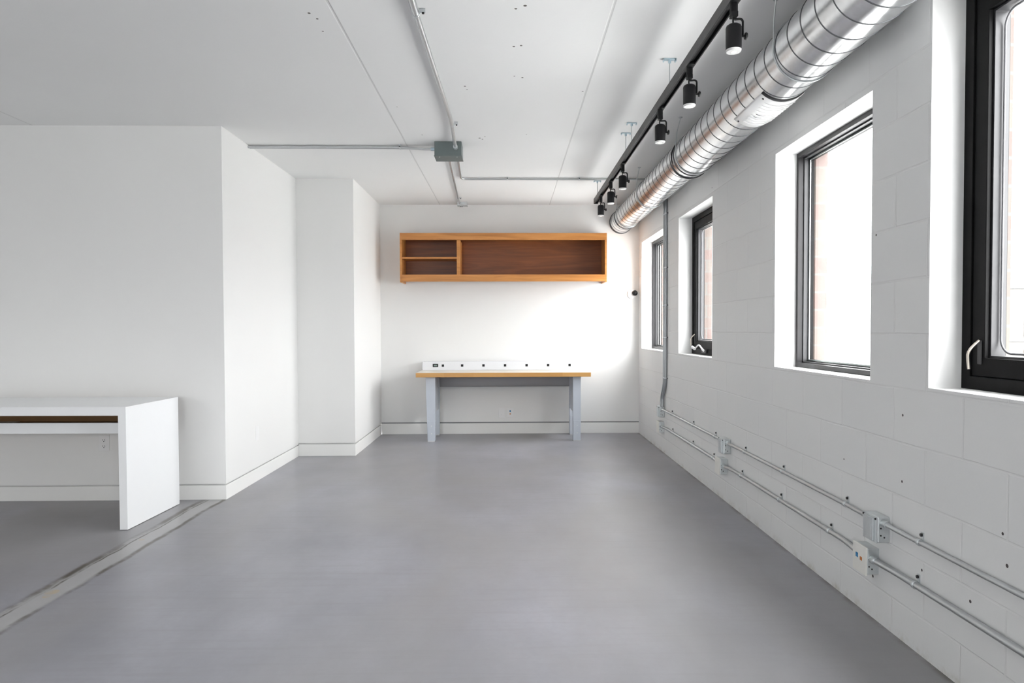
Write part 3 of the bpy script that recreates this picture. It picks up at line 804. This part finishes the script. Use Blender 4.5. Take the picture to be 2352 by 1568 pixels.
def data_box(y0, z0, lab, grp, jacks):
    t = thing('data_box', lab, 'outlet box', (XR-.03, y0+.05, z0), grp)
    MB().box(XR-.047, y0, z0, XR+.001, y0+.098, z0+.105).build('housing', M_box, t, bevel=.003)
    cv = MB().box(XR-.055, y0-.003, z0-.005, XR-.0475, y0+.102, z0+.110).build('cover', M_ivory, t, bevel=.002)
    if jacks:
        MB().box(XR-.0570, y0+.058, z0+.052, XR-.0551, y0+.074, z0+.070).build('jack', M_blue, cv)['label'] = 'blue jack'
        MB().box(XR-.0570, y0+.026, z0+.048, XR-.0551, y0+.040, z0+.062).build('jack', M_orange, cv)['label'] = 'orange jack'
    d = MB()
    for dx, dz in ((-.040, .062), (-.040, .032), (-.028, .022)): d.cyl((XR+dx, y0-.0012, z0+dz), (XR+dx, y0+.002, z0+dz), .0032, n=10)
    d.build('knockout_hole', M_dark, t)
    return t
US = [2.628, 4.545, 6.50]; LS = [2.705, 4.62, 6.52]
for y, a in zip(US, ('large square steel box on right wall nearest the camera, with ribbed cover', 'square steel box in the middle of the right-wall conduit run',
                     'farthest square steel box on right wall, at the foot of the vertical conduits')):
    steel_box(y, .342, a, 'steel boxes on the upper wall conduit', y < 3)
for y, a, j in zip(LS, ('ivory-faced box with blue and orange jacks, low on right wall near camera', 'ivory-faced box low on right wall under the middle steel box',
                     'small farthest low box under the vertical conduits on right wall'), (True, False, False)):
    data_box(y, .192, a, 'ivory-faced boxes on the lower wall conduit', j)
def wall_run(ya, yb, z, r, straps, lab, zb=None, join_a=True, join_b=True):
    """straight run near the wall with an offset bend into a box at each end"""
    c = thing('conduit', lab, 'conduit', (XR-r, (ya+yb)/2, z), 'horizontal wall conduits')
    x = XR-r-.0035; xb = XR-.026; zb = z if zb is None else zb
    P = []
    P += [(xb, ya, zb), (xb, ya+.04, zb), (x, ya+.15, z)] if join_a else [(x, ya, z)]
    P += [(x, yb-.15, z), (xb, yb-.04, zb), (xb, yb, zb)] if join_b else [(x, yb, z)]
    MB().tube(bend(P, .05), r, 14).build('pipe', M_emt, c)
    if join_a: MB().cyl((xb, ya, zb), (xb, ya+.028, zb), r+.0045, n=14).build('connector', M_box, c)
    if join_b: MB().cyl((xb, yb-.028, zb), (xb, yb, zb), r+.0045, n=14).build('connector', M_box, c)
    for y in straps: strap_wall(c, y, z, r)
zu, zl = .412, .252
wall_run(-1.6, US[0]-.001, zu, .0095, (2.415, .9), 'upper wall conduit from the near steel box out past the right edge', zu+.008, join_a=False)
wall_run(US[0]+.103, US[1]-.001, zu, .0095, (2.955, 3.648, 4.24), 'upper wall conduit between the near and the middle steel boxes', zu+.004)
wall_run(US[1]+.103, US[2]-.001, zu, .0095, (4.86, 5.45, 6.17), 'upper wall conduit between the middle and the farthest steel boxes', zu+.004)
wall_run(-1.6, LS[0]-.001, zl, .0120, (2.435, .95), 'lower wall conduit from the blue-and-orange jack box out past the right edge', zl+.002, join_a=False)
wall_run(LS[0]+.099, LS[1]-.001, zl, .0110, (3.10, 3.68, 4.30), 'lower wall conduit between the near and the middle ivory boxes', zl-.002)
wall_run(LS[1]+.099, LS[2]-.001, zl, .0110, (4.90, 5.46, 6.15), 'lower wall conduit between the middle and the farthest low boxes', zl-.002)

# ------------------------------------------------------------------ light
w = bpy.data.worlds.new('World'); bpy.context.scene.world = w; w.use_nodes = True
nt = w.node_tree; bg = nt.nodes['Background']
tc = nt.nodes.new('ShaderNodeTexCoord'); sx = nt.nodes.new('ShaderNodeSeparateXYZ'); nt.links.new(tc.outputs['Generated'], sx.inputs[0])
rp = nt.nodes.new('ShaderNodeValToRGB'); e = rp.color_ramp.elements
e[0].position = .48; e[0].color = (.57, .55, .56, 1); e[1].position = .56; e[1].color = (.985, .957, .980, 1)
mr = nt.nodes.new('ShaderNodeMapRange'); mr.inputs[1].default_value = -1; mr.inputs[2].default_value = 1
nt.links.new(sx.outputs[2], mr.inputs[0]); nt.links.new(mr.outputs[0], rp.inputs[0]); nt.links.new(rp.outputs[0], bg.inputs[0])
bg.inputs[1].default_value = 20.0
def portal(loc, rot, sx_, sy_):
    l = bpy.data.lights.new('portal', 'AREA'); l.shape = 'RECTANGLE'; l.size = sx_; l.size_y = sy_; l.cycles.is_portal = True
    o = bpy.data.objects.new('window_light', l); o.location = loc; o.rotation_euler = rot; C.objects.link(o)
for a, c in WINS: portal((XR+.36, (a+c)/2, (ZW0+ZW1)/2), (0, pi/2, 0), ZW1-ZW0, c-a)
for a, c in RW_FILL: portal(((a+c)/2, YR-.22, 1.575), (pi/2, 0, 0), c-a, 1.35)

# ------------------------------------------------------------------ camera
cam = bpy.data.cameras.new('camera'); co = bpy.data.objects.new('camera', cam); C.objects.link(co)
cam.sensor_width = 36; cam.sensor_fit = 'HORIZONTAL'; cam.lens = 1585.24/2352*36
cam.shift_x = -25.8/2352; cam.shift_y = 13.25/2352; cam.clip_start = .05; cam.clip_end = 200
co.matrix_world = Matrix.Translation((0, 0, 1.1731)) @ Matrix.Rotation(-.0207, 4, 'Z') @ Matrix.Rotation(pi/2-.0250, 4, 'X') @ Matrix.Rotation(-.0028, 4, 'Z')
sc = bpy.context.scene; sc.camera = co
sc.view_settings.view_transform = 'Standard'; sc.view_settings.look = 'None'; sc.view_settings.gamma = 1; sc.view_settings.use_curve_mapping = False
sc.view_settings.exposure = 0.0
sc.cycles.max_bounces = 16; sc.cycles.diffuse_bounces = 10; sc.cycles.transparent_max_bounces = 16
